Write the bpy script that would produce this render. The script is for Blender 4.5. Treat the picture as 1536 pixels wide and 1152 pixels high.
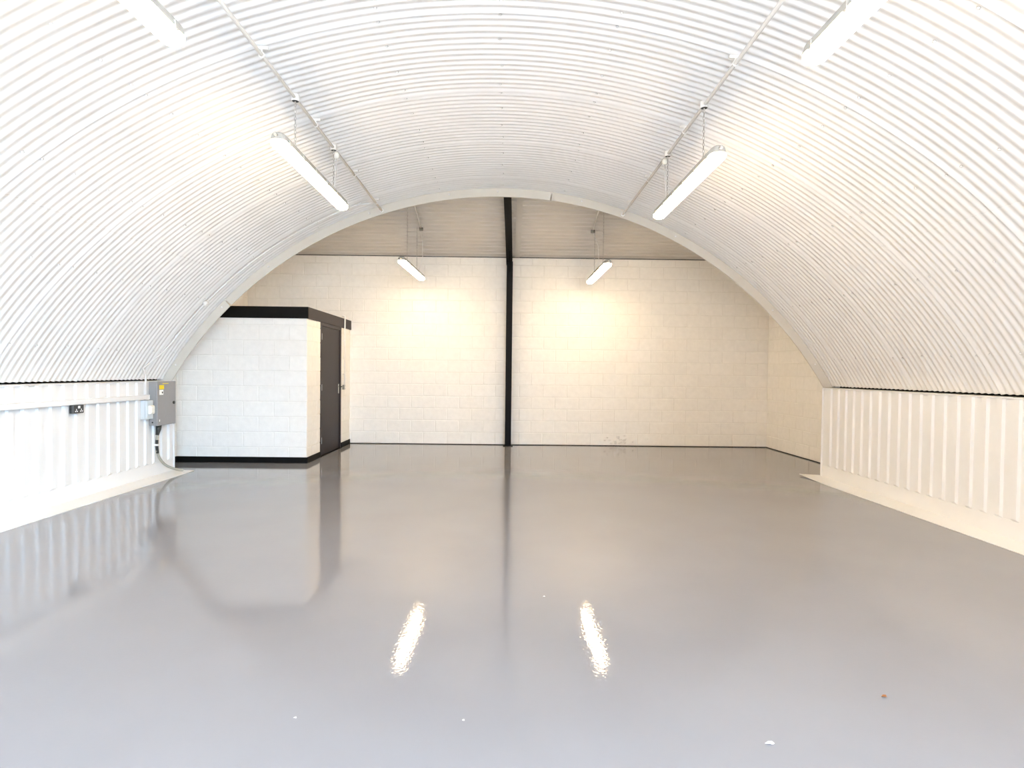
import bpy, math, random
from mathutils import Vector, Matrix
random.seed(7)
PI = math.pi
S = bpy.context.scene
for o in list(bpy.data.objects):
    bpy.data.objects.remove(o)
COL = S.collection

# ------------------------------------------------------------------ camera
F, FW, FH = 880.0, 1536.0, 1152.0
VPX, VPY, ROLL, CAMH = 759.0, 557.0, 0.011, 1.39
_d = Vector(((VPX - FW / 2) / F, -(VPY - FH / 2) / F, -1.0)).normalized()
_u = Vector((math.sin(ROLL), math.cos(ROLL), 0.0))
_u = (_u - _d * _u.dot(_d)).normalized()
_r = _d.cross(_u)
cam_d = bpy.data.cameras.new('camera')
cam_d.sensor_width = 36.0
cam_d.lens = F / FW * 36.0
cam_d.clip_start = 0.05
cam = bpy.data.objects.new('camera', cam_d)
COL.objects.link(cam)
cam.matrix_world = Matrix.Translation((0, 0, CAMH)) @ Matrix((_r, _d, _u)).to_4x4()
S.camera = cam

# ------------------------------------------------------------------ world, light, exposure
SKY = 29.0
SUN = 360.0
LAMP = 63.0
W = bpy.data.worlds.new('overcast_sky')
S.world = W
W.use_nodes = True
bg = W.node_tree.nodes['Background']
bg.inputs[0].default_value = (0.44, 0.70, 1.0, 1)
bg.inputs[1].default_value = SKY
DOOR = (-2.2, 3.0, 3.3)          # open loading doorway behind the camera: x0, x1, height
YF = -1.6                        # plane of the entrance wall
pl = bpy.data.lights.new('doorway_portal', 'AREA')
pl.shape = 'RECTANGLE'
pl.size = DOOR[1] - DOOR[0]
pl.size_y = DOOR[2]
pl.cycles.is_portal = True
po = bpy.data.objects.new('doorway_portal', pl)
COL.objects.link(po)
po.location = ((DOOR[0] + DOOR[1]) / 2, YF - 0.05, DOOR[2] / 2)
po.rotation_euler = (PI / 2, 0, PI)
sd = bpy.data.lights.new('sun', 'SUN')      # falls on the yard, runs parallel to the doorway
sd.energy = SUN
sd.angle = math.radians(3)
sd.color = (1.0, 0.93, 0.84)
sn = bpy.data.objects.new('sun', sd)
COL.objects.link(sn)
sn.location = (-6, -8, 12)
sn.rotation_euler = Vector((1.0, -0.05, -1.0)).to_track_quat('-Z', 'Y').to_euler()
vs = S.view_settings
vs.view_transform = 'Standard'
vs.look = 'None'
vs.exposure = 0.06
vs.gamma = 1.0
vs.use_curve_mapping = False
S.cycles.use_denoising = True
S.cycles.max_bounces = 12
S.cycles.diffuse_bounces = 7
S.cycles.glossy_bounces = 4

# ------------------------------------------------------------------ materials
def mat(name, col, rough=0.5, spec=0.5, metal=0.0, noise=0.0, nscale=8.0, bump=0.0, bscale=60.0, bdist=0.002,
        emit=None, obj_var=0.0):
    m = bpy.data.materials.new(name)
    m.use_nodes = True
    nt = m.node_tree
    b = nt.nodes['Principled BSDF']
    b.inputs['Base Color'].default_value = (*col, 1)
    b.inputs['Roughness'].default_value = rough
    b.inputs['Specular IOR Level'].default_value = spec
    b.inputs['Metallic'].default_value = metal
    tc = nt.nodes.new('ShaderNodeTexCoord')
    if noise or obj_var:
        n = nt.nodes.new('ShaderNodeTexNoise')
        n.inputs['Scale'].default_value = nscale
        n.inputs['Detail'].default_value = 5
        geo = nt.nodes.new('ShaderNodeNewGeometry')
        nt.links.new(geo.outputs['Position'], n.inputs['Vector'])
        mr = nt.nodes.new('ShaderNodeMapRange')
        mr.inputs['From Min'].default_value = 0.25
        mr.inputs['From Max'].default_value = 0.75
        mr.inputs['To Min'].default_value = 1 - noise
        mr.inputs['To Max'].default_value = 1 + noise
        nt.links.new(n.outputs['Fac'], mr.inputs['Value'])
        fac = mr.outputs[0]
        if obj_var:
            oi = nt.nodes.new('ShaderNodeObjectInfo')
            m2 = nt.nodes.new('ShaderNodeMapRange')
            m2.inputs['To Min'].default_value = 1 - obj_var
            m2.inputs['To Max'].default_value = 1 + obj_var
            nt.links.new(oi.outputs['Random'], m2.inputs['Value'])
            mu = nt.nodes.new('ShaderNodeMath')
            mu.operation = 'MULTIPLY'
            nt.links.new(fac, mu.inputs[0])
            nt.links.new(m2.outputs[0], mu.inputs[1])
            fac = mu.outputs[0]
        vm = nt.nodes.new('ShaderNodeVectorMath')
        vm.operation = 'SCALE'
        vm.inputs[0].default_value = col
        nt.links.new(fac, vm.inputs['Scale'])
        nt.links.new(vm.outputs[0], b.inputs['Base Color'])
    if bump:
        n = nt.nodes.new('ShaderNodeTexNoise')
        n.inputs['Scale'].default_value = bscale
        n.inputs['Detail'].default_value = 4
        geo = nt.nodes.new('ShaderNodeNewGeometry')
        nt.links.new(geo.outputs['Position'], n.inputs['Vector'])
        bp = nt.nodes.new('ShaderNodeBump')
        bp.inputs['Strength'].default_value = bump
        bp.inputs['Distance'].default_value = bdist
        nt.links.new(n.outputs['Fac'], bp.inputs['Height'])
        nt.links.new(bp.outputs[0], b.inputs['Normal'])
    if emit:
        b.inputs['Emission Color'].default_value = (*emit[0], 1)
        b.inputs['Emission Strength'].default_value = emit[1]
    return m

M = {}
M['ceil'] = mat('white_painted_corrugated_steel', (0.74, 0.73, 0.715), 0.28, 0.6, noise=0.02, nscale=3)
M['flange'] = mat('buff_flange', (0.56, 0.53, 0.47), 0.5, 0.3, noise=0.03, nscale=6)  # darker and yellower than the ceiling sheets
M['dado'] = mat('white_gloss_dado_paint', (0.75, 0.74, 0.725), 0.33, 0.5, noise=0.02, nscale=5, bump=0.15, bscale=35)
M['block'] = mat('cream_white_masonry_paint', (0.83, 0.80, 0.75), 0.62, 0.3, noise=0.035, nscale=14, bump=0.5, bscale=90,
                 bdist=0.004, obj_var=0.012)
M['mortar'] = mat('painted_mortar', (0.80, 0.77, 0.715), 0.75, 0.2, noise=0.05, nscale=30, bump=0.5, bscale=120, bdist=0.004)
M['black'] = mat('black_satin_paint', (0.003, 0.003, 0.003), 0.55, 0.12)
M['blacksheen'] = mat('black_paint_with_sheen', (0.021, 0.0155, 0.018), 0.5, 0.22, bump=0.1, bscale=40)  # lighter black for side faces, with lamp sheen put into the colour
M['steelblack'] = mat('black_steel_paint', (0.002, 0.002, 0.0025), 0.55, 0.10)
M['roof'] = mat('grey_white_roof_liner', (0.52, 0.49, 0.445), 0.5, 0.3, noise=0.03, nscale=4)
M['white'] = mat('white_plastic', (0.82, 0.81, 0.79), 0.4, 0.5)
M['conduit'] = mat('white_painted_conduit', (0.78, 0.76, 0.72), 0.4, 0.5)
M['lampgrey'] = mat('grey_lamp_housing', (0.38, 0.37, 0.345), 0.45, 0.5)
M['chain'] = mat('steel_chain', (0.42, 0.40, 0.37), 0.4, 0.5, metal=0.6)
M['darkhole'] = mat('dark_rubber_and_shadow', (0.02, 0.022, 0.02), 0.5, 0.4)
M['board'] = mat('grey_enamelled_steel', (0.26, 0.255, 0.255), 0.45, 0.5, noise=0.02, nscale=20)
M['iso'] = mat('pale_grey_plastic', (0.56, 0.60, 0.62), 0.5, 0.4)
M['cream'] = mat('cream_plastic', (0.78, 0.76, 0.68), 0.45, 0.4)
M['yellow'] = mat('yellow_label', (0.80, 0.62, 0.02), 0.5, 0.3)
M['paper'] = mat('white_label', (0.85, 0.85, 0.83), 0.6, 0.3)
M['socket'] = mat('black_moulded_plastic', (0.028, 0.03, 0.029), 0.4, 0.5)
M['cable'] = mat('grey_armoured_cable', (0.33, 0.32, 0.27), 0.5, 0.4)
M['metal'] = mat('brushed_steel', (0.62, 0.60, 0.56), 0.32, 0.5, metal=0.85)
M['swbox'] = mat('grey_metal_box', (0.23, 0.22, 0.19), 0.45, 0.5, metal=0.4)
M['leaf'] = mat('dry_brown_leaf', (0.22, 0.09, 0.03), 0.7, 0.2)
M['brick'] = mat('brown_brick', (0.26, 0.17, 0.12), 0.9, 0.2, noise=0.12, nscale=6)
M['ground'] = mat('pale_concrete_yard', (0.44, 0.42, 0.40), 0.9, 0.2, noise=0.1, nscale=2)
M['diff'] = mat('lit_diffuser', (0.9, 0.9, 0.85), 0.4, 0.3, emit=((1.0, 0.76, 0.46), LAMP))

# floor paint: poured glossy grey, orange-peel and slow waves in the film
def floor_mat():
    m = bpy.data.materials.new('glossy_grey_floor_paint')
    m.use_nodes = True
    nt = m.node_tree
    N, L = nt.nodes, nt.links
    b = N['Principled BSDF']
    b.inputs['Roughness'].default_value = 0.012
    b.inputs['Specular IOR Level'].default_value = 0.5
    b.inputs['IOR'].default_value = 1.5
    geo = N.new('ShaderNodeNewGeometry')

    def noise(scale, detail=3.0):
        n = N.new('ShaderNodeTexNoise')
        n.inputs['Scale'].default_value = scale
        n.inputs['Detail'].default_value = detail
        L.new(geo.outputs['Position'], n.inputs['Vector'])
        return n.outputs['Fac']
    rp = N.new('ShaderNodeMapRange')
    rp.inputs['From Min'].default_value = 0.3
    rp.inputs['From Max'].default_value = 0.7
    rp.inputs['To Min'].default_value = 0.97
    rp.inputs['To Max'].default_value = 1.03
    L.new(noise(1.3, 6), rp.inputs['Value'])
    vm = N.new('ShaderNodeVectorMath')
    vm.operation = 'SCALE'
    vm.inputs[0].default_value = (0.215, 0.215, 0.230)
    L.new(rp.outputs[0], vm.inputs['Scale'])
    L.new(vm.outputs[0], b.inputs['Base Color'])
    b1 = N.new('ShaderNodeBump')
    b1.inputs['Strength'].default_value = 1.0
    b1.inputs['Distance'].default_value = 0.00032
    L.new(noise(60, 2.0), b1.inputs['Height'])
    b2 = N.new('ShaderNodeBump')
    b2.inputs['Strength'].default_value = 1.0
    b2.inputs['Distance'].default_value = 0.0003
    L.new(noise(5, 1.0), b2.inputs['Height'])
    L.new(b1.outputs[0], b2.inputs['Normal'])
    L.new(b2.outputs[0], b.inputs['Normal'])
    return m
M['floor'] = floor_mat()

# ------------------------------------------------------------------ mesh helpers
class MB:
    def __init__(s):
        s.v, s.f = [], []

    def add(s, vs, fs):
        n = len(s.v)
        s.v += [tuple(p) for p in vs]
        s.f += [tuple(i + n for i in q) for q in fs]
        return s

    def box(s, x0, x1, y0, y1, z0, z1):
        vs = [(x, y, z) for x in (x0, x1) for y in (y0, y1) for z in (z0, z1)]
        return s.add(vs, [(0, 1, 3, 2), (4, 6, 7, 5), (0, 4, 5, 1), (2, 3, 7, 6), (0, 2, 6, 4), (1, 5, 7, 3)])

    def cbox(s, x0, x1, y0, y1, z0, z1, c=0.003):
        """box with all edges chamfered"""
        cx, cy, cz = (x0 + x1) / 2, (y0 + y1) / 2, (z0 + z1) / 2
        hx, hy, hz = (x1 - x0) / 2, (y1 - y0) / 2, (z1 - z0) / 2
        c = min(c, hx * .9, hy * .9, hz * .9)
        vs, idx = [], {}
        for sx in (-1, 1):
            for sy in (-1, 1):
                for sz in (-1, 1):
                    for a in range(3):
                        h = [hx - c, hy - c, hz - c]
                        h[a] += c
                        idx[(sx, sy, sz, a)] = len(vs)
                        vs.append((cx + sx * h[0], cy + sy * h[1], cz + sz * h[2]))
        fs = []
        for a in range(3):
            for sgn in (-1, 1):
                b, d = (a + 1) % 3, (a + 2) % 3
                q = []
                for (p, r) in ((-1, -1), (1, -1), (1, 1), (-1, 1)):
                    k = [0, 0, 0]
                    k[a], k[b], k[d] = sgn, p, r
                    q.append(idx[(*k, a)])
                fs.append(tuple(q if sgn > 0 else q[::-1]))
        for a in range(3):          # edges along axis a
            b, d = (a + 1) % 3, (a + 2) % 3
            for p in (-1, 1):
                for r in (-1, 1):
                    k0, k1 = [0, 0, 0], [0, 0, 0]
                    k0[a], k0[b], k0[d] = -1, p, r
                    k1[a], k1[b], k1[d] = 1, p, r
                    q = [idx[(*k0, b)], idx[(*k1, b)], idx[(*k1, d)], idx[(*k0, d)]]
                    fs.append(tuple(q if p * r < 0 else q[::-1]))
        for sx in (-1, 1):
            for sy in (-1, 1):
                for sz in (-1, 1):
                    q = [idx[(sx, sy, sz, a)] for a in range(3)]
                    fs.append(tuple(q if sx * sy * sz > 0 else q[::-1]))
        return s.add(vs, fs)

    def loft(s, loops, cap=True, closed=False):
        n, base = len(loops[0]), len(s.v)
        for lp in loops:
            s.v += [tuple(p) for p in lp]
        k = len(loops)
        for i in range(k if closed else k - 1):
            a, b = base + i * n, base + ((i + 1) % k) * n
            for j in range(n):
                s.f.append((a + j, a + (j + 1) % n, b + (j + 1) % n, b + j))
        if cap and not closed:
            s.f.append(tuple(base + j for j in range(n))[::-1])
            s.f.append(tuple(base + (k - 1) * n + j for j in range(n)))
        return s

    def tube(s, pts, r, n=8, cap=True):
        pts = [Vector(p) for p in pts]
        loops, prev = [], None
        for i, p in enumerate(pts):
            t = (pts[min(i + 1, len(pts) - 1)] - pts[max(i - 1, 0)]).normalized()
            if prev is None:
                a = t.orthogonal().normalized()
            else:
                a = (prev - t * prev.dot(t)).normalized()
            prev = a
            b = t.cross(a)
            rr = r[i] if isinstance(r, (list, tuple)) else r
            loops.append([p + a * math.cos(2 * PI * j / n) * rr + b * math.sin(2 * PI * j / n) * rr for j in range(n)])
        return s.loft(loops, cap)

    def ring(s, c, axis, R, r, n=14, m=6):
        """torus"""
        c, ax = Vector(c), Vector(axis).normalized()
        a = ax.orthogonal().normalized()
        b = ax.cross(a)
        loops = []
        for i in range(n):
            t = 2 * PI * i / n
            d = a * math.cos(t) + b * math.sin(t)
            loops.append([c + d * (R + r * math.cos(2 * PI * j / m)) + ax * r * math.sin(2 * PI * j / m) for j in range(m)])
        return s.loft(loops, False, True)

    def build(s, name, m, parent=None, smooth=False):
        me = bpy.data.meshes.new(name)
        me.from_pydata(s.v, [], s.f)
        me.update()
        me.materials.append(M[m] if isinstance(m, str) else m)
        if smooth:
            me.shade_smooth()
        return place(name, me, parent)


def place(name, me, parent=None, loc=(0, 0, 0), rot=(0, 0, 0)):
    o = bpy.data.objects.new(name, me)
    COL.objects.link(o)
    o.location = loc
    o.rotation_euler = rot
    o.parent = parent
    return o


def tag(o, label, cat, group=None, kind=None):
    o['label'] = label
    o['category'] = cat
    if group:
        o['group'] = group
    if kind:
        o['kind'] = kind
    return o


def empty(name, loc=(0, 0, 0), rz=0.0):
    o = bpy.data.objects.new(name, None)
    o.empty_display_size = 0.1
    COL.objects.link(o)
    o.location = loc
    o.rotation_euler = (0, 0, rz)
    return o


def struct(name, label, cat, loc=(0, 0, 0)):
    return tag(empty(name, loc), label, cat, kind='structure')

# ------------------------------------------------------------------ dimensions
CX, CZ, R = -0.085, -1.40, 5.27       # arch centre and radius
YA = 8.0                              # far end of the arched liner
YB = 11.05                            # block wall at the back
XL, XR = -4.48, 4.33                  # faces of the low side walls
XWL, XWR = -4.84, 4.95                # side walls of the back room
ZD = 1.215                            # top of the low side walls
CY0, CX1 = 8.67, -2.93                # front and side face of the block cubicle
ROOF0, SLOPE = 3.53, 0.27             # back-room roof: height at YB, rise towards the camera

def arch(a, r=R, y=0.0):
    a = math.radians(a)
    return (CX + r * math.sin(a), y, CZ + r * math.cos(a))

def roof_z(y):
    return ROOF0 + (YB - y) * SLOPE

# ------------------------------------------------------------------ floor and ground
fl = MB().box(-5.3, 5.4, YF - 0.1, YB + 0.25, -0.12, 0.0).build('floor', 'floor')
tag(fl, 'glossy grey painted concrete floor', 'floor', kind='structure')
g = MB().box(-30, 30, -60, YF - 0.1, -0.2, -0.03).build('ground', 'ground')
tag(g, 'pale concrete yard outside the open doorway', 'ground', kind='structure')

# unseen brick building across the yard, added to block sky light
bo = struct('sky_blocker_building', 'unseen plain brick building added across the yard to block sky light', 'building')
MB().box(-32, 2.6, -16, -11, -0.03, 9.0).build('facade', 'brick', bo)
MB().cbox(-32.2, 2.8, -16.2, -10.8, 9.0, 9.25).build('parapet', 'ground', bo)
for k in range(9):
    MB().cbox(-28 + 3.4 * k, -26.4 + 3.4 * k, -11.02, -10.97, 1.2 if k % 2 else 4.8, 2.6 if k % 2 else 6.2).build('window', 'board', bo)

# ------------------------------------------------------------------ arched corrugated liner
PITCH, AMP, NP = 0.0762, 0.0062, 15
SKEW = 0.62          # profile made lopsided to widen the shaded bands: long flank away from the doorway
ceil = struct('ceiling', 'arched white corrugated steel liner spanning the hall', 'ceiling')

def sheet_mesh(a0, a1, npitch, dr, lip):
    K = 10
    ys = [i * PITCH / K for i in range(int(npitch * K) + 1)]
    def prof(y):
        t = (y / PITCH) % 1.0
        return math.cos(PI * t / SKEW) if t < SKEW else -math.cos(PI * (t - SKEW) / (1 - SKEW))
    rs = [R + dr - AMP * prof(y) for y in ys]
    if lip:                      # flat turned lip that laps under the next sheet
        ys += [ys[-1] + 0.004, ys[-1] + 0.012]
        rs += [rs[-1] - 0.002, rs[-1] - 0.003]
        for q in (-1, -2, -3, -4, -5):
            rs[q] -= 0.0025
    n = max(6, int(round((a1 - a0) / 1.3)))
    angs = [a0 + (a1 - a0) * i / n for i in range(n + 1)]
    b = MB()
    m = len(ys)
    T = 0.0016
    for side in (0, 1):
        for a in angs:
            for y, r in zip(ys, rs):
                b.v.append(arch(a, r + side * T, y))
    tot = (n + 1) * m
    for i in range(n):
        for j in range(m - 1):
            q = (i * m + j, i * m + j + 1, (i + 1) * m + j + 1, (i + 1) * m + j)
            b.f.append(q[::-1])
            b.f.append(tuple(k + tot for k in q))
    V = b.v[:]
    for i in range(n):           # rims, with their own vertices so that the faces stay crisp
        for j, flip in ((0, False), (m - 1, True)):
            q = (i * m + j, (i + 1) * m + j, (i + 1) * m + j + tot, i * m + j + tot)
            b.add([V[k] for k in q], [(0, 1, 2, 3) if not flip else (3, 2, 1, 0)])
    for j in range(m - 1):
        for i, flip in ((0, True), (n, False)):
            q = (i * m + j, i * m + j + 1, i * m + j + 1 + tot, i * m + j + tot)
            b.add([V[k] for k in q], [(0, 1, 2, 3) if flip else (3, 2, 1, 0)])
    me = bpy.data.meshes.new('corrugated_sheet')
    me.from_pydata(b.v, [], b.f)
    me.update()
    me.materials.append(M['ceil'])
    me.shade_smooth()
    return me

SEGS = [(-60.0, -40.7, -0.0012), (-41.0, -16.6, 0.0012), (-16.9, 17.0, -0.0012), (16.7, 41.6, 0.0012), (41.3, 60.0, -0.0012)]
RW = NP * PITCH
laps = [4.09 + RW * k for k in range(-5, 4)]
full = [sheet_mesh(a0, a1, NP, dr, True) for a0, a1, dr in SEGS]
last = [sheet_mesh(a0, a1, 6.375, dr, False) for a0, a1, dr in SEGS]
for y in laps:
    for k in range(5):
        place('corrugated_sheet', (last if y > 7.4 else full)[k], ceil, (0, y, 0))

# unseen outer shell above the liner, added to stop sky light leaking in
n = 44
MB().loft([[arch(-67 + 134 * i / n, R + .16, YF - .15), arch(-67 + 134 * i / n, R + .16, YA + .03), arch(-67 + 134 * i / n, R + .19, YA + .03), arch(-67 + 134 * i / n, R + .19, YF - .15)] for i in range(n + 1)]).build('light_seal_skin', 'board', ceil)

# fixing screws: real heads, too small to pick apart
b = MB()
for y in laps:
    for dy in (0.0, 4 * PITCH, 9 * PITCH, 13 * PITCH):
        if y + dy > 7.9:
            continue
        for a in (-55.5, -45.9, -36.8, -27.5, -9.0, 0.2, 9.2, 27.8, 36.95, 46.0, 55.5):
            aa = a + random.uniform(-.12, .12)
            loops = []
            for rr, h in ((0.011, 0.001), (0.011, 0.006), (0.006, 0.011)):
                ra, c = math.radians(aa), Vector(arch(aa, R + AMP - 0.002 - h, y + dy + PITCH * SKEW))
                t1 = Vector((math.cos(ra), 0, -math.sin(ra)))
                loops.append([c + t1 * rr * math.cos(2 * PI * j / 6) + Vector((0, 1, 0)) * rr * math.sin(2 * PI * j / 6) for j in range(6)])
            b.loft(loops)
so = b.build('fixing_screws', 'ceil', ceil, True)
so['kind'] = 'stuff'

# flat end flange of the arch, three lengths butted together
for a0, a1, d in ((-61.5, -45.2, 0.0), (-45.0, 7.3, 0.004), (7.5, 61.4, 0.0)):
    n = max(6, int((a1 - a0) / 1.5))
    loops = []
    for i in range(n + 1):
        a = a0 + (a1 - a0) * i / n
        loops.append([arch(a, R + 0.03, YA - d), arch(a, R - 0.112 - d, YA - d), arch(a, R - 0.112 - d, YA + 0.018), arch(a, R + 0.03, YA + 0.018)])
    MB().loft(loops).build('end_flange', 'flange', ceil)
    # rivets
for a in (-57.2, -46.2, -37.0, -20.0, -7.8, -0.6, 12.0, 27.0, 45.4, 55.8):
    c = Vector(arch(a, R - 0.05, YA - 0.004))
    MB().loft([[c + Vector((r * math.cos(2 * PI * j / 8), -h, r * math.sin(2 * PI * j / 8))) for j in range(8)]
               for r, h in ((0.012, 0), (0.012, 0.004), (0.005, 0.008))]).build('rivet', 'ceil', ceil, True)

# ------------------------------------------------------------------ low ribbed side walls
def side_wall(name, label, X, sgn, y1, ribs):
    """sgn=+1: wall on the right (face looks to -X)"""
    w = struct(name, label, 'wall')
    xb = X + sgn * 0.16
    p = MB()
    p.box(min(X, xb), max(X, xb), YF, y1, 0, ZD - 0.012)
    p.build('panel', 'dado', w)
    MB().cbox(min(X - sgn * .027, X + sgn * .42), max(X - sgn * .027, X + sgn * .42), YF, y1, ZD - 0.012, ZD, 0.003).build('ledge', 'dado', w)
    MB().box(*sorted((X + sgn * .24, X + sgn * .42)), YF, y1 + .05, ZD, ZD + .4).build('dark_gap_block', 'black', w)  # black box added behind the liner foot to keep the gap dark
    x1 = X - sgn * 0.025
    prof = [(-0.036, 0), (-0.027, 1), (0.027, 1), (0.036, 0)]
    rb = MB()
    lo = []
    for z, sc in ((0.165, 0.25), (0.185, 1.0), (ZD - 0.012, 1.0)):
        lp = [(X + (x1 - X) * d * sc, yy, z) for yy, d in prof] + [(X + sgn * .01, 0.036, z), (X + sgn * .01, -0.036, z)]
        lo.append(lp)
    me = MB().loft(lo)
    mesh = bpy.data.meshes.new('rib')
    mesh.from_pydata(me.v, [], me.f)
    mesh.update()
    mesh.materials.append(M['dado'])
    for y in ribs:
        place('rib', mesh, w, (0, y, 0))
    # angled white skirting from the rib feet to the floor
    MB().loft([[(X + sgn * .01, y, 0.165), (X - sgn * 0.004, y, 0.165), (X - sgn * 0.010, y, 0.006), (X + sgn * .01, y, 0.006)] for y in (YF, y1)]).build('skirting', 'dado', w)
    # end return
    MB().cbox(min(X - sgn * .026, X + sgn * .16), max(X - sgn * .026, X + sgn * .16), y1, y1 + 0.012, 0, ZD).build('end_plate', 'dado', w)
    return w

ribsL = [5.324 + 0.1678 * k for k in range(-41, 16)]
ribsR = [7.753 - 0.1680 * k for k in range(0, 56)]
side_wall('wall_left', 'low white ribbed metal wall on the left carrying the grey fuse board', XL, -1, 7.93, [y for y in ribsL if YF + .05 < y < 7.88])
side_wall('wall_right', 'low white ribbed metal wall along the right side', XR, 1, 7.93, [y for y in ribsR if YF + .05 < y < 7.88])

def floor_strip(name, label, xi, xo, y1, lift):
    ys = [YF, y1 - 0.6, y1 - 0.25, y1]
    lz = [0, 0, lift * .4, lift]
    loops = []
    for y, l in zip(ys, lz):
        loops.append([(xi, y, 0.001), (xo, y, 0.001 + l), (xo, y, 0.007 + l), (xi, y, 0.012)])
    o = MB().loft(loops).build(name, 'white')
    tag(o, label, 'trim', kind='structure')
floor_strip('trim_1', 'flat white metal strip on the floor below the left ribbed wall', XL + 0.004, -4.19, 7.93, 0.001)
floor_strip('trim_2', 'flat white metal strip on the floor below the right ribbed wall', XR - 0.004, 4.05, 8.0, 0.02)

# ------------------------------------------------------------------ block walls
BW, BH, J = 0.440, 0.215, 0.010
_blk = {}
def block_mesh(w, h):
    k = (round(w, 3), round(h, 3))
    if k not in _blk:
        # front face looks to -Y, origin at lower left front
        c = 0.005
        b = MB()
        D = 0.05
        o = [(0, D, 0), (w, D, 0), (w, D, h), (0, D, h)]
        e = [(0, c, 0), (w, c, 0), (w, c, h), (0, c, h)]
        f_ = [(c, 0, c), (w - c, 0, c), (w - c, 0, h - c), (c, 0, h - c)]
        b.loft([o, e, f_])
        me = bpy.data.meshes.new('block')
        me.from_pydata(b.v, [], b.f)
        me.update()
        me.materials.append(M['block'])
        _blk[k] = me
    return _blk[k]

def block_wall(root, org, rz, length, height, off, holes=(), top=None, z0=0.012, skip=None):
    """blocks in running bond; local x along the wall, faces look to local -y. off: x of a joint in course 0"""
    c, s_ = math.cos(rz), math.sin(rz)
    row = 0
    z = z0
    BP = BW + J
    while z < height - 0.03:
        h = min(BH, height - z)
        rowspans = []
        x = off + (BP / 2 if row % 2 else 0)
        while x > 0:
            x -= BP
        while x < length:
            xa, xb = max(x + J / 2, 0.0), min(x + BP - J / 2, length)
            x += BP
            spans = [(xa, xb)]
            for hx0, hx1, hz0, hz1 in holes:
                ns = []
                for p, q in spans:
                    if hz0 < z + h * .6 and hz1 > z + h * .4 and hx1 > p and hx0 < q:
                        if hx0 - p > 0.001: ns.append((p, hx0))
                        if q - hx1 > 0.001: ns.append((hx1, q))
                    else:
                        ns.append((p, q))
                spans = ns
            rowspans += spans
        rowspans.sort()
        merged = []
        for p, q in rowspans:            # a cut piece thinner than 70 mm is never laid: its neighbour is longer
            if merged and p - merged[-1][1] < 0.02 and (q - p < 0.07 or merged[-1][1] - merged[-1][0] < 0.07):
                merged[-1] = (merged[-1][0], q)
            elif q - p > 0.02:
                merged.append((p, q))
        for p, q in merged:
            if skip and skip((p + q) / 2, z + h / 2):
                continue
            d = random.uniform(-0.0012, 0.0012)
            place('block', block_mesh(q - p, h), root,
                  (org[0] + p * c - d * s_, org[1] + p * s_ + d * c, org[2] + z), (0, 0, rz))
        z += BH + J
        row += 1

# back wall, bay left of the post and bay right of it
tag(MB().box(XWL, XWR, YB + .03, YB + .25, 0, .03).build('trim_5', 'black'), 'black strip added in the gap under the back wall to stop light', 'trim', kind='structure')  # black strips added under the walls: stop light leaks, keep the gap dark
tag(MB().box(XWR + .03, XWR + .2, YA - .05, YB + .2, 0, .03).build('trim_6', 'black'), 'black strip added in the gap under the right side wall to stop light', 'trim', kind='structure')
tag(MB().box(XWL - .2, XWL - .03, YA - .05, YB + .2, 0, .03).build('trim_7', 'black'), 'black strip added in the gap under the left side wall to stop light', 'trim', kind='structure')
wb = struct('wall_back_left', 'cream painted block wall left of the black post', 'wall')
MB().box(XWL - .1, 0.04, YB + 0.004, YB + 0.2, 0.014, 3.62).build('mortar', 'mortar', wb)
block_wall(wb, (XWL, YB, 0), 0, 0.04 - XWL, 3.52, (3.4 - 0.45 * 18) - XWL, skip=lambda x, z: x + XWL < CX1 - .25 and z < 2.15)
wb2 = struct('wall_back_right', 'cream painted block wall right of the black post', 'wall')
MB().box(0.045, XWR + .1, YB + 0.004, YB + 0.2, 0.014, 3.62).build('mortar', 'mortar', wb2)
block_wall(wb2, (0.045, YB, 0), 0, XWR - 0.045, 3.52, (3.4 - 0.45 * 7) - 0.045)
# small flakes of lifting paint low on the right bay
b = MB()
for k in range(26):
    fx, fz = random.gauss(2.12, 0.14), abs(random.gauss(0.05, 0.055)) + 0.03
    r0 = random.uniform(0.012, 0.035)
    n = random.randint(5, 7)
    tilt = random.uniform(0.01, 0.02)
    a0 = random.uniform(0, 6)
    pts = []
    for j in range(n):
        a = a0 + 2 * PI * j / n
        rr = r0 * random.uniform(.6, 1.3)
        pts.append((fx + rr * math.cos(a), -0.002 - tilt * (0.5 + 0.5 * math.sin(a)), fz + .7 * rr * math.sin(a)))
    b.loft([[(x, YB + y - .002, z) for x, y, z in pts], [(x, YB + y, z) for x, y, z in pts]])
pp = b.build('peeling_paint', 'block', wb2)
pp['kind'] = 'stuff'

# side walls of the back room
wr = struct('wall_side_right', 'cream block side wall at the far right of the back room', 'wall')
MB().box(XWR + 0.004, XWR + 0.2, YA - 0.05, YB + .2, 0.014, 4.6).build('mortar', 'mortar', wr)
block_wall(wr, (XWR, YB, 0), -PI / 2, YB - YA - 0.06, 3.0, 0.22)
wl = struct('wall_side_left', 'cream block side wall at the far left behind the block cubicle', 'wall')
MB().box(XWL - 0.2, XWL - 0.004, YA - 0.05, YB + .2, 0.014, 4.6).build('mortar', 'mortar', wl)
block_wall(wl, (XWL, YA + 0.06, 0), PI / 2, YB - YA - 0.06, 3.4, 0.3, skip=lambda x, z: x + YA > CY0 + .1 and z < 2.1)

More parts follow.
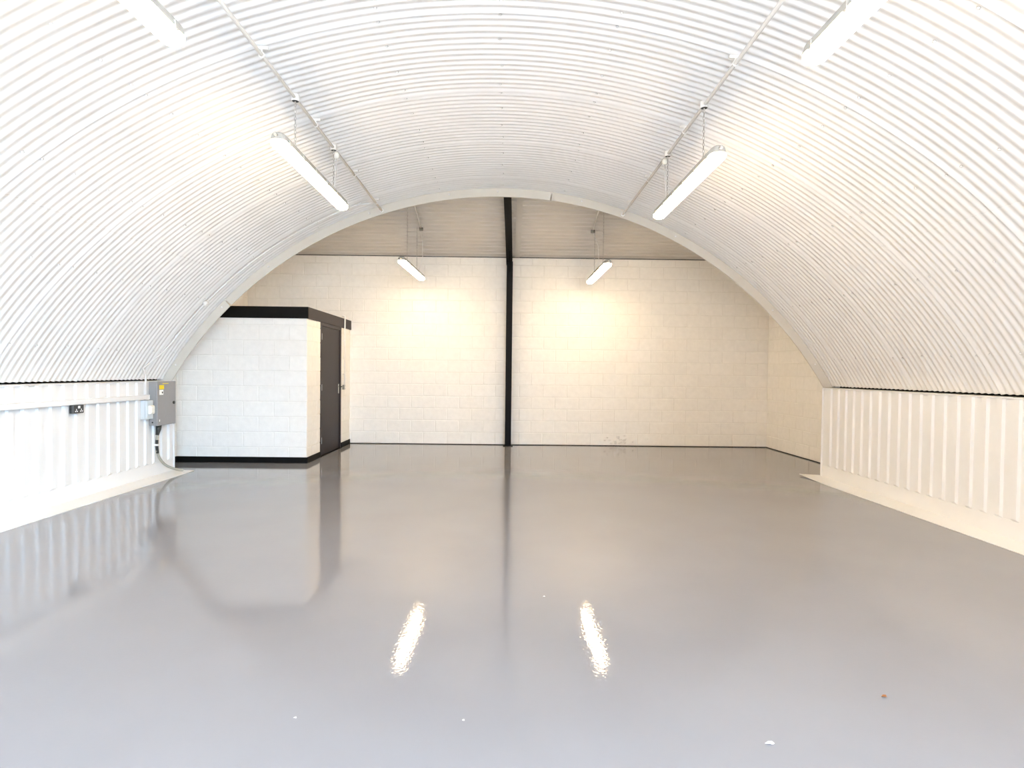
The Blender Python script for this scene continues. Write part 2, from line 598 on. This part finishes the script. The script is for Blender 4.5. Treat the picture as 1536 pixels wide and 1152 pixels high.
# the wall behind the arch end that closes the back room above the liner
gw = MB()
n = 48
for i in range(n):
    a, b_ = -62 + 124 * i / n, -62 + 124 * (i + 1) / n
    for y, fl_ in ((YA + 0.02, 0), (YA + 0.12, 1)):
        pa, pb = arch(a, R - 0.02, y), arch(b_, R - 0.02, y)
        q = [pa, pb, (pb[0], y, 5.2), (pa[0], y, 5.2)]
        gw.add(q, [(0, 1, 2, 3) if not fl_ else (3, 2, 1, 0)])
    q = [arch(a, R - .02, YA + .02), arch(b_, R - .02, YA + .02), arch(b_, R - .02, YA + .12), arch(a, R - .02, YA + .12)]
    gw.add(q, [(0, 1, 2, 3)])
pL, pR = arch(-62, R - .02)[0], arch(62, R - .02)[0]
gw.box(XWL - .2, pL + .02, YA + .02, YA + .12, 1.05, 5.2)
gw.box(pR - .02, XWR + .2, YA + .02, YA + .12, 1.05, 5.2)
gw.box(XWL - .2, XL - .08, YA - .05, YA + .06, 0, 1.2)
gw.box(XR + .05, XWR + .2, YA - .05, YA + .06, 0, 1.2)
o = gw.build('wall_arch_end', 'block')
tag(o, 'wall standing on the far end of the arch above the flange', 'wall', kind='structure')

# entrance wall with its open doorway, behind the camera
we = MB()
we.box(-5.6, DOOR[0], YF - .2, YF, 0, 5.0)
we.box(DOOR[1], 5.6, YF - .2, YF, 0, 5.0)
we.box(DOOR[0], DOOR[1], YF - .2, YF, DOOR[2], 5.0)
tag(we.build('wall_entrance', 'block'), 'entrance wall with a wide open doorway behind the viewer', 'wall', kind='structure')

# ------------------------------------------------------------------ back-room roof
rf = struct('ceiling_back', 'sloping pale ribbed roof sheeting over the back room', 'ceiling')
def roof_sheet(x0, x1, dz=0.0):
    b = MB()
    prof = []
    p = 0.125
    L = (YB + 0.15 - YA) / 1.0
    y = YB + 0.12
    while y > YA - 0.05:
        for t, h in ((0.0, 0.0), (0.085, 0.0), (0.095, -0.015), (0.115, -0.015)):
            prof.append((y - t, roof_z(y - t) + h + dz + 0.015))
        y -= p
    T = 0.004
    top = [(x0, y_, z_ + T) for y_, z_ in prof] + [(x1, y_, z_ + T) for y_, z_ in prof]
    bot = [(x0, y_, z_) for y_, z_ in prof] + [(x1, y_, z_) for y_, z_ in prof]
    m = len(prof)
    b.add(bot, [(i, i + 1, m + i + 1, m + i) for i in range(m - 1)])
    b.add(top, [(m + i, m + i + 1, i + 1, i) for i in range(m - 1)])
    b.build('roof_sheet', 'roof', rf)
roof_sheet(XWL - .15, -2.45)
roof_sheet(-2.47, 0.03, 0.003)
roof_sheet(0.03, 2.5)
roof_sheet(2.48, XWR + .15, 0.003)
# flat cover strip beside the rafter
MB().loft([[(0.135, y, roof_z(y) - 0.006), (0.235, y, roof_z(y) - 0.006), (0.235, y, roof_z(y) + 0.004), (0.135, y, roof_z(y) + 0.004)] for y in (YB, YA + .1)]).build('cover_strip', 'roof', rf)
# wall plate under the sheeting
MB().cbox(XWL, XWR, YB - 0.012, YB + 0.02, 3.495, 3.516).build('wall_plate', 'block', rf)
MB().box(XWL, XWR, YB - 0.008, YB + 0.02, 3.516, 3.531).build('eaves_shadow_strip', 'darkhole', rf)  # dark strip standing in for the shadow gap below the roof sheets
# dark outer deck that keeps the daylight out
MB().loft([[(XWL - .2, y, roof_z(y) + 0.05), (XWR + .2, y, roof_z(y) + 0.05), (XWR + .2, y, roof_z(y) + 0.09), (XWL - .2, y, roof_z(y) + 0.09)] for y in (YB + .2, YA - .05)]).build('roof_deck', 'roof', rf)

# ------------------------------------------------------------------ steel post and rafter
post = tag(empty('steel_post', (0.05, 10.93, 0)), 'slim black steel post and rafter in the middle of the back wall', 'post')
def child(mb, name, m, parent, smooth=False):
    o = mb.build(name, m, parent, smooth)
    o.matrix_parent_inverse = Matrix.Translation(-Vector(parent.location)) if parent.rotation_euler.z == 0 else parent.matrix_world.inverted()
    return o
def ibeam(x0, x1, y0, y1, z0, z1):
    return MB().cbox(x0, x1, y0, y0 + .012, z0, z1, .002).cbox(x0, x1, y1 - .012, y1, z0, z1, .002).box((x0 + x1) / 2 - .005, (x0 + x1) / 2 + .005, y0 + .01, y1 - .01, z0, z1)
child(ibeam(-0.008, 0.106, 10.87, YB - .003, 0.012, 3.42), 'column', 'steelblack', post)
child(MB().cbox(-0.04, 0.14, 10.83, YB - .004, 0.0, 0.012), 'base_plate', 'steelblack', post)
lo = []
for y, xc in ((YB - .01, 0.042), (9.5, 0.010), (YA + 0.13, -0.025)):
    z = roof_z(y)
    lo.append([(xc - .056, y, z - .155), (xc + .056, y, z - .155), (xc + .056, y, z - .004), (xc - .056, y, z - .004)])
child(MB().loft(lo), 'rafter', 'steelblack', post)
child(MB().loft([[(x, 10.87, 3.22), (x, 10.87, roof_z(10.87) - .15), (x, 10.45, roof_z(10.45) - .15)] for x in (0.038, 0.054)]), 'haunch', 'steelblack', post)

# ------------------------------------------------------------------ block cubicle
cf = struct('wall_cubicle_front', 'white painted block front wall of the small cubicle', 'wall')
MB().box(XWL, CX1 - 0.004, CY0 + .004, CY0 + .1, 0.014, 2.2).build('mortar', 'mortar', cf)
block_wall(cf, (XWL, CY0, 0), 0, CX1 - XWL, 2.15, 0.30)
cs = struct('wall_cubicle_side', 'cream block side wall of the cubicle around its black door', 'wall')
DY0, DY1, DZ = 9.29, 10.45, 2.14
MB().box(CX1 - .1, CX1 - .004, CY0 + .1, DY0, 0.014, 2.2).box(CX1 - .1, CX1 - .004, DY1, YB, 0.014, 2.2).box(CX1 - .1, CX1 - .004, DY0, DY1, DZ, 2.2).build('mortar', 'mortar', cs)
block_wall(cs, (CX1, CY0 + 0.004, 0), PI / 2, YB - CY0 - .004, 2.15, 0.22, holes=[(DY0 - CY0, DY1 - CY0, -1, DZ)])
# unseen lid, added to close the cubicle against light
ct = MB().box(XWL, CX1 - .01, CY0 + .02, YB, 2.24, 2.28).build('ceiling_cubicle', 'white')
tag(ct, 'unseen flat lid added on top of the block cubicle to close out light', 'ceiling', kind='structure')
FZ0, FZ1 = 2.132, 2.303
tr = MB().cbox(XWL + .002, CX1 + .022, CY0 - .022, CY0 - .001, FZ0, FZ1).build('trim_3', 'black')
tag(tr, 'black fascia board along the top of the cubicle front', 'trim', kind='structure')
tr = MB().cbox(CX1 + .001, CX1 + .022, CY0 + .001, YB - .002, FZ0, FZ1).build('trim_4', 'blacksheen')
tag(tr, 'black fascia board along the cubicle side above the door', 'trim', kind='structure')
PH = 0.088
def bb(name, label, *a):
    tag(MB().cbox(*a, 0.004).build(name, 'black'), label, 'baseboard', kind='structure')
bb('baseboard_front', 'black plinth along the foot of the cubicle front', XWL + .012, CX1 + .013, CY0 - .013, CY0 - .001, 0, PH)
bb('baseboard_left', 'short black plinth on the side wall beside the cable', XWL + .001, XWL + .013, YA + .07, CY0 - .001, 0, PH)
bb('baseboard_side', 'black plinth on the cubicle side before the door', CX1 + .001, CX1 + .013, CY0 + .0, DY0, 0, PH)
bb('baseboard_back', 'black plinth stub between the door and the back wall', CX1 + .001, CX1 + .013, DY1, YB - .002, 0, PH)

door = struct('door_1', 'black flush door in the side of the cubicle', 'door', (CX1, (DY0 + DY1) / 2, 0))
FWD = 0.06
child(MB().cbox(CX1 - .10, CX1 + .006, DY0, DY0 + FWD, 0, DZ).cbox(CX1 - .10, CX1 + .006, DY1 - FWD, DY1, 0, DZ).cbox(CX1 - .10, CX1 + .006, DY0 + FWD, DY1 - FWD, DZ - FWD, DZ), 'frame', 'blacksheen', door)
leaf = child(MB().cbox(CX1 - .055, CX1 - .012, DY0 + FWD + .003, DY1 - FWD - .003, 0.008, DZ - FWD - .003), 'leaf', 'blacksheen', door)
child(MB().cbox(CX1 - .09, CX1 + .03, DY0, DY1, 0, 0.007), 'threshold', 'black', door)
def sub(mb, name, m, parent, smooth=False, label=None):
    o = mb.build(name, m, parent, smooth)
    o.matrix_parent_inverse = Matrix()
    if label: o['label'] = label
    return o
for z in (0.20, 1.05, 1.86):
    o = child(MB().cbox(CX1 - .014, CX1 + .002, DY0 + FWD - .004, DY0 + FWD + .02, z, z + .10, .002).tube([(CX1 + .002, DY0 + FWD + .003, z), (CX1 + .002, DY0 + FWD + .003, z + .1)], .007), 'hinge', 'metal', door)
    o['label'] = 'steel hinge'
hy = DY1 - FWD - .055
o = child(MB().cbox(CX1 - .013, CX1 - .004, hy - .02, hy + .02, 0.97, 1.135, .003), 'handle_plate', 'metal', door)
o = child(MB().tube([(CX1 - .008, hy, 1.09), (CX1 + .045, hy, 1.09), (CX1 + .052, hy - .01, 1.09), (CX1 + .052, hy - .115, 1.087)], .009), 'handle', 'darkhole', door, True)

# switch and its conduit beside the door
sw = tag(empty('light_switch', (CX1, 10.56, 1.03)), 'small grey metal switch box beside the black cubicle door', 'switch')
child(MB().cbox(CX1 + .002, CX1 + .042, 10.52, 10.60, 1.03, 1.115, .006), 'box', 'swbox', sw)
child(MB().cbox(CX1 + .042, CX1 + .047, 10.523, 10.597, 1.033, 1.112, .002), 'face_plate', 'metal', sw)
child(MB().cbox(CX1 + .047, CX1 + .054, 10.55, 10.57, 1.06, 1.085, .002), 'rocker', 'white', sw)
cd = tag(empty('conduit', (CX1, 10.56, 1.115)), 'thin white vertical conduit rising from the switch over the black fascia', 'conduit')
child(MB().tube([(CX1 + .036, 10.56, 1.116), (CX1 + .036, 10.56, 2.33), (CX1 + .03, 10.56, 2.345), (CX1 - .01, 10.56, 2.35)], .0115), 'pipe', 'white', cd, True)
for z in (1.3, 1.9):
    child(MB().cbox(CX1 + .002, CX1 + .05, 10.535, 10.585, z, z + .018), 'saddle', 'white', cd)

# ------------------------------------------------------------------ conduits under the arch
def round_box(parent, x, y, z, r=0.032):
    """round conduit box with a dark open bottom and a hook"""
    lp = lambda r_, z_: [(x + r_ * math.cos(2 * PI * j / 16), y + r_ * math.sin(2 * PI * j / 16), z_) for j in range(16)]
    bx_ = child(MB().loft([lp(r, z + .03), lp(r, z - .022), lp(r * .84, z - .022), lp(r * .84, z - .008)]), 'junction_box', 'conduit', parent)
    k = sub(MB().loft([lp(r * .83, z - .0205), lp(r * .83, z - .012)]), 'dark_insert', 'darkhole', bx_)
    sub(MB().ring((x, y, z - .030), (1, 0, 0), .009, .0025, 10, 5), 'hook', 'metal', bx_)

def rose(parent, x, y, z):
    lp = lambda r_, z_: [(x + r_ * math.cos(2 * PI * j / 14), y + r_ * math.sin(2 * PI * j / 14), z_) for j in range(14)]
    child(MB().loft([lp(.012, z + .01), lp(.026, z), lp(.03, z - .02), lp(.026, z - .045), lp(.010, z - .055)]), 'cable_gland', 'cream', parent, True)

def ceiling_conduit(X, label, boxes, saddles):
    aa = math.asin((X - CX) / 5.2)
    Z = CZ + math.cos(aa) * (R - AMP) - 0.062
    r = tag(empty('ceiling_conduit', (X, 4, Z)), label, 'conduit')
    child(MB().tube([(X, YF + .01, Z), (X, YA - .012, Z)], .0135, 10), 'pipe', 'conduit', r, True)
    child(MB().ring((X, YA - .022, Z), (0, 1, 0), .018, .009, 16, 8), 'bush', 'white', r, True)
    for y in boxes:
        round_box(r, X, y, Z)
    for y in saddles:
        s = 1 if X > 0 else -1
        za = Z + .056
        child(MB().cbox(X - .045, X + .045, y - .010, y + .010, za - .022, za, .002).tube([(X, y, Z), (X, y, za - .01)], .007).ring((X, y, Z), (0, 1, 0), .017, .005, 14, 6), 'saddle', 'conduit', r)
    return r, Z

rl, ZCL = ceiling_conduit(-1.70, 'white conduit under the arch above the left row of lights', (1.62, 2.70, 4.735, 5.775), (0.5, 2.3, 4.09, 5.235, 6.55, 7.62))
rr_, ZCR = ceiling_conduit(1.56, 'white conduit under the arch above the right row of lights', (1.62, 2.70, 4.72, 5.775), (0.5, 2.3, 4.08, 5.235, 6.55, 7.5))
rose(rl, -1.70, 5.87, ZCL - .012)
rose(rr_, 1.56, 5.87, ZCR - .012)

# conduit following the arch from the fuse board up to the left ceiling conduit
ac = tag(empty('arch_conduit', arch(-40, R, 7.62)), 'thin white conduit bent along the arch from the left trunking upwards', 'conduit')
RC = R - AMP - 0.016
pts = [(-4.433, 7.26, 1.051), (-4.433, 7.265, 1.20), (-4.440, 7.28, 1.29), arch(-58.0, RC - .02, 7.36), arch(-57.0, RC, 7.46), arch(-56.0, RC, 7.54), arch(-55.0, RC, 7.59)]
pts += [arch(a, RC, 7.62) for a in [-53.5 + 1.5 * i for i in range(23)]] + [(-1.70, 7.62, ZCL)]
child(MB().tube(pts, .0105, 8), 'pipe', 'ceil', ac, True)
for a in (-52.5, -38, -27, -20.2):
    c = Vector(arch(a, R - AMP - .006, 7.62))
    child(MB().cbox(-.022, .022, -.012, .012, -.022, .003, .003), 'saddle', 'ceil', ac).matrix_basis = Matrix.Translation(c) @ Matrix.Rotation(math.radians(a), 4, 'Y')
c = Vector(arch(-46.3, R - AMP - .015, 7.62))
o = child(MB().loft([[(r * math.cos(2 * PI * j / 14), r * math.sin(2 * PI * j / 14), z) for j in range(14)] for r, z in ((.036, .012), (.036, -.022), (.030, -.028))]), 'junction_box', 'white', ac, True)
o.matrix_basis = Matrix.Translation(c) @ Matrix.Rotation(math.radians(-46.3), 4, 'Y')

# ------------------------------------------------------------------ linear lights
def stadium(L, w, n=8):
    """plan outline along Y"""
    r = w / 2
    h = L / 2 - r
    p = []
    for i in range(n + 1):
        a = PI * i / n
        p.append((r * math.cos(a), h + r * math.sin(a)))
    for i in range(n + 1):
        a = PI + PI * i / n
        p.append((r * math.cos(a), -h + r * math.sin(a)))
    return p

LL = 1.78
_lm = {}
def lamp_meshes():
    def mk(name, mb, m, sm=False):
        me = bpy.data.meshes.new(name)
        me.from_pydata(mb.v, [], mb.f)
        me.update()
        me.materials.append(M[m])
        if sm: me.shade_smooth()
        _lm[name] = me
    st = lambda L, w, z: [(x, y, z) for x, y in stadium(L, w)]
    mk('housing', MB().loft([st(LL - .05, .06, .056), st(LL - .012, .100, .044), st(LL + .004, .118, .012), st(LL + .010, .124, -.002)]), 'lampgrey')
    mk('diffuser', MB().loft([st(LL + .002, .114, -.001), st(LL + .006, .120, -.008), st(LL + .004, .118, -.026), st(LL - .02, .094, -.040), st(LL - .06, .052, -.046)]), 'diff', True)
    b = MB()
    b.cbox(.052, .066, -.016, .016, -.012, .030, .002)
    b.box(.046, .062, -.008, .008, -.016, -.010)
    mk('clip', b, 'lampgrey')
    b = MB()
    b.cbox(-.018, .018, -.012, .012, .054, .060, .002)
    b.ring((0, 0, .070), (1, 0, 0), .010, .003, 10, 5)
    mk('hanger', b, 'lampgrey')
    b = MB()
    lp = lambda r_, y_: [(r_ * math.cos(2 * PI * j / 12), y_, .026 + r_ * math.sin(2 * PI * j / 12)) for j in range(12)]
    b.loft([lp(.013, -LL / 2 + .004), lp(.013, -LL / 2 - .022), lp(.008, -LL / 2 - .03)])
    mk('cable_entry', b, 'lampgrey', True)
lamp_meshes()

def chain_mesh(p0, p1):
    """p0 below, p1 above: alternate links"""
    p0, p1 = Vector(p0), Vector(p1)
    L = (p1 - p0).length
    d = (p1 - p0) / L
    n = max(2, int(L / 0.026))
    b = MB()
    for i in range(n):
        c = p0 + d * L * (i + .5) / n
        ax = Vector((1, 0, 0)) if i % 2 else Vector((0, 1, 0))
        side = d.cross(ax).normalized()
        hl = L / n * .62
        loop = []
        for k in range(8):
            t = 2 * PI * k / 8
            loop.append(c + d * hl * math.cos(t) + side * .0075 * math.sin(t))
        loops = []
        for k in range(8):
            t = (loop[(k + 1) % 8] - loop[k - 1]).normalized()
            u = t.cross(ax).normalized()
            loops.append([loop[k] + (ax * math.cos(q) + u * math.sin(q)) * .0024 for q in (0, 2.1, 4.2)])
        b.loft(loops, False, True)
    return b

def light(near, far, label, chains, tops, cable=None):
    """near, far: ends of the luminaire; chains: distances from the near end"""
    near, far = Vector(near), Vector(far)
    mid, d = (near + far) / 2, (far - near).normalized()
    r = tag(empty('hanging_light', mid, math.atan2(-d.x, d.y)), label, 'light', 'long hanging lights')
    r.rotation_euler.x = math.asin(d.z)
    for n in ('housing', 'diffuser', 'cable_entry'):
        place(n, _lm[n], r)
    for k in range(6):
        y = -LL / 2 + .12 + k * (LL - .24) / 5
        place('clip', _lm['clip'], r, (0, y, 0))
        place('clip', _lm['clip'], r, (0, y, 0), (0, 0, PI))
    bpy.context.view_layer.update()
    inv = r.matrix_world.inverted()
    for s, z in zip(chains, tops):
        place('hanger', _lm['hanger'], r, (0, s - LL / 2, 0))
        base = r.matrix_world @ Vector((0, s - LL / 2, .078))
        top = Vector((base.x, base.y, z))
        o = chain_mesh(base, top).build('chain', 'chain', r)
        o.matrix_parent_inverse = inv
    if cable:
        o = MB().tube(cable, .004, 6).build('flex', 'white', r, True)
        o.matrix_parent_inverse = inv
    return r

hookL, hookR = ZCL - .036, ZCR - .036
light((-1.70, 4.345, 3.075), (-1.70, 6.125, 3.075), 'whole lit strip light hanging by two chains under the left side of the arch',
      (4.735 - 4.345, 5.775 - 4.345), (hookL, hookL),
      [(-1.70, 5.87, ZCL - .06), (-1.702, 5.865, 3.35), (-1.70, 5.80, 3.14)])
light((1.56, 4.335, 3.025), (1.56, 6.115, 3.025), 'whole lit strip light hanging by two chains under the right side of the arch',
      (4.72 - 4.335, 5.775 - 4.335), (hookR, hookR),
      [(1.56, 5.87, ZCR - .06), (1.562, 5.865, 3.35), (1.56, 5.80, 3.09)])
light((-1.70, 1.28, 3.065), (-1.70, 3.06, 3.065), 'lit strip light cut off by the top edge, left one nearest the viewer', (1.62 - 1.28, 2.70 - 1.28), (hookL, hookL))
light((1.56, 1.29, 3.03), (1.56, 3.07, 3.03), 'lit strip light cut off by the top edge, right one nearest the viewer', (1.62 - 1.29, 2.70 - 1.29), (hookR, hookR))

# back-room pair, chained from the sloping roof
for nr, fr, lab, bx0, sgn in (((-1.569, 8.73, 3.02), (-1.514, 10.50, 3.03), 'small-looking lit strip light in the back room left of the black post', -1.505, -1),
                              ((1.505, 8.75, 3.02), (1.478, 10.52, 3.01), 'small-looking lit strip light in the back room right of the black post', 1.49, 1)):
    zt = [roof_z(nr[1] + s) - .004 for s in (0.45, 1.27)]
    l3 = light(nr, fr, lab, (0.45, 1.27), zt,
               [(bx0 - sgn * .04, 10.02, roof_z(10.02) - .03), (bx0 + .06, 10.05, 3.55), (bx0 + .07, 10.02, 3.3), (bx0 + .01, 10.0, 3.08)])
    rc = tag(empty('roof_conduit', (bx0, 9.5, roof_z(9.5))), 'thin grey conduit on the sloping back roof ' + ('left' if sgn < 0 else 'right') + ' of the black rafter', 'conduit')
    child(MB().tube([(bx0 - sgn * .04, y, roof_z(y) - .014) for y in (YA + .13, 9.2, 10.0)], .011, 8), 'pipe', 'conduit', rc, True)
    child(MB().loft([[(bx0 - sgn * .04 + r * math.cos(2 * PI * j / 12), 10.02 + r * math.sin(2 * PI * j / 12), roof_z(10.02) + z) for j in range(12)] for r, z in ((.034, .0), (.034, -.045), (.028, -.05))]), 'junction_box', 'swbox', rc, True)

# ------------------------------------------------------------------ left wall fittings
XF = XL + 0.025                       # crown of the ribs
tk = tag(empty('cable_trunking', (XF, 3, 1.0)), 'white square cable trunking running along the left ribbed wall', 'trunking')
child(MB().cbox(XF + .0005, XF + .042, YF + .01, 7.30, 0.995, 1.05, .003), 'channel', 'dado', tk)
child(MB().cbox(XF + .042, XF + .046, YF + .01, 7.295, 0.998, 1.047, .001), 'lid', 'dado', tk)
child(MB().cbox(XF + .0005, XF + .048, 7.30, 7.308, 0.993, 1.052, .002), 'end_cap', 'white', tk)
so = tag(empty('double_socket', (XF, 6.10, 0.91)), 'black double power socket below the trunking on the left wall', 'socket')
bk = child(MB().cbox(XF + .0005, XF + .036, 6.03, 6.176, 0.908, 0.992, .004), 'back_box', 'socket', so)
sub(MB().tube([(XF + .018, 6.0295, .950), (XF + .018, 6.0275, .950)], .010, 12), 'knockout', 'darkhole', bk)
fp = child(MB().cbox(XF + .036, XF + .045, 6.029, 6.177, 0.907, 0.993, .004), 'face_plate', 'socket', so)
for yc in (6.068, 6.138):
    for dy, z, w, h in ((0, .945, .006, .011), (-.012, .928, .010, .007), (.012, .928, .010, .007)):
        sub(MB().cbox(XF + .045, XF + .0465, yc + dy - w / 1.4, yc + dy + w / 1.4, z - h * .8, z + h * .8, .0005), 'pin_insert', 'paper', fp)
child(MB().cbox(XF + .045, XF + .051, 6.088, 6.118, .958, .984, .002), 'rocker', 'white', so)

iz = tag(empty('isolator_switch', (XF, 7.26, 0.75)), 'pale grey isolator box with cream knob below the end of the trunking', 'switch')
child(MB().cbox(XF + .0005, XF + .052, 7.195, 7.325, 0.752, 0.985, .004), 'base', 'iso', iz)
child(MB().cbox(XF + .052, XF + .080, 7.195, 7.325, 0.752, 0.985, .006), 'cover', 'iso', iz)
kb = child(MB().loft([[(XF + .080, 7.262 + .042 * y, .868 + .05 * z), ] for y, z in ((0, 0),)] and
                     [[(XF + x, 7.262 + s * .042 * y, .868 + s * .052 * z) for y, z in ((-1, -1), (1, -1), (1, 1), (-1, 1))] for x, s in ((.080, 1.0), (.102, 1.0), (.118, .72))]), 'knob', 'cream', iz)

db = tag(empty('fuse_board', (XF, 7.55, 0.66)), 'tall grey steel fuse board at the far end of the left ribbed wall', 'fuse board')
child(MB().cbox(XF + .0005, XF + .088, 7.365, 7.765, 0.662, 1.212, .004), 'enclosure', 'board', db)
dr = child(MB().cbox(XF + .089, XF + .110, 7.360, 7.770, 0.658, 1.214, .005), 'door', 'board', db)
xd = XF + .110
sub(MB().cbox(xd, xd + .0012, 7.40, 7.50, 1.115, 1.168, .0004), 'warning_label', 'yellow', dr, label='yellow warning label')
sub(MB().cbox(xd, xd + .0012, 7.40, 7.485, 1.045, 1.108, .0004), 'paper_label', 'paper', dr, label='white label with a small black mark')
sub(MB().cbox(xd + .0012, xd + .0018, 7.452, 7.476, 1.062, 1.085, .0002), 'label_mark', 'darkhole', dr)
sub(MB().cbox(xd, xd + .0010, 7.47, 7.60, 1.182, 1.190, .0003), 'label_strip', 'yellow', dr, label='narrow yellow strip')
sub(MB().cbox(xd, xd + .0010, 7.397, 7.412, .708, .735, .0003), 'maker_badge', 'paper', dr, label='tiny white badge')
sub(MB().tube([(xd, 7.715, .935), (xd + .010, 7.715, .935)], .020, 14), 'lock', 'darkhole', dr, label='round black lock')
child(MB().tube([(XF + .045, 7.3645, .70), (XF + .045, 7.362, .70)], .010, 12), 'knockout', 'darkhole', db)

cb = tag(empty('armoured_cable', (XF + .05, 7.5, 0.4)), 'grey armoured cable dropping from the fuse board to the floor', 'cable')
path = [(XF + .045, 7.50, .655), (XF + .04, 7.485, .56), (XF + .035, 7.475, .47), (XF + .035, 7.475, .38), (XF + .035, 7.49, .30), (XF + .04, 7.53, .22), (XF + .06, 7.60, .14), (XF + .09, 7.68, .085), (XF + .13, 7.77, .045), (XF + .16, 7.84, .028)]
def smooth_path(p, k=5):
    p = [Vector(q) for q in p]
    out = []
    for i in range(len(p) - 1):
        a, b_, c, d = p[max(i - 1, 0)], p[i], p[i + 1], p[min(i + 2, len(p) - 1)]
        for j in range(k):
            t = j / k
            out.append(.5 * ((2 * b_) + (c - a) * t + (2 * a - 5 * b_ + 4 * c - d) * t * t + (3 * b_ - a - 3 * c + d) * t ** 3))
    return out + [p[-1]]
child(MB().tube(smooth_path(path), .016, 10), 'sheath', 'cable', cb, True)
child(MB().tube([(XF + .045, 7.50, .656), (XF + .043, 7.493, .60), (XF + .036, 7.478, .53)], [.034, .030, .020], 12), 'gland_shroud', 'darkhole', cb, True)
child(MB().tube(smooth_path(path[2:5]), .0175, 10), 'black_sleeve', 'darkhole', cb, True)
child(MB().cbox(XF - .0, XF + .058, 7.452, 7.50, .395, .42, .004), 'cleat', 'white', cb)

# ------------------------------------------------------------------ small litter on the floor
def scrap(name, x, y, size, m, label, cat, curl=.3):
    n = 7
    pts = []
    for j in range(n):
        a = 2 * PI * j / n
        r_ = size * random.uniform(.55, 1.0)
        pts.append((x + r_ * math.cos(a) * 1.3, y + r_ * math.sin(a) * .8, .0008 + size * curl * abs(math.sin(a * 1.0 + .4))))
    o = MB().loft([pts, [(p[0], p[1], p[2] + .0015) for p in pts]]).build(name, m)
    tag(o, label, cat)
scrap('paper_scrap', 1.006, 2.163, .014, 'paper', 'torn white paper scrap on the grey floor near the bottom edge', 'paper scrap', .5)
scrap('dry_leaf', 1.652, 2.489, .012, 'leaf', 'tiny curled brown leaf on the grey floor at the lower right', 'leaf', .5)
for x, y, lab in ((-0.824, 2.316, 'tiny white chip on the floor at the lower left'), (-0.154, 2.304, 'tiny white chip on the floor at the bottom middle'),
                  (0.25, 3.595, 'tiny white chip on the floor between the two light reflections')):
    scrap('paint_chip', x, y, .006, 'paper', lab, 'paint chip', .3)
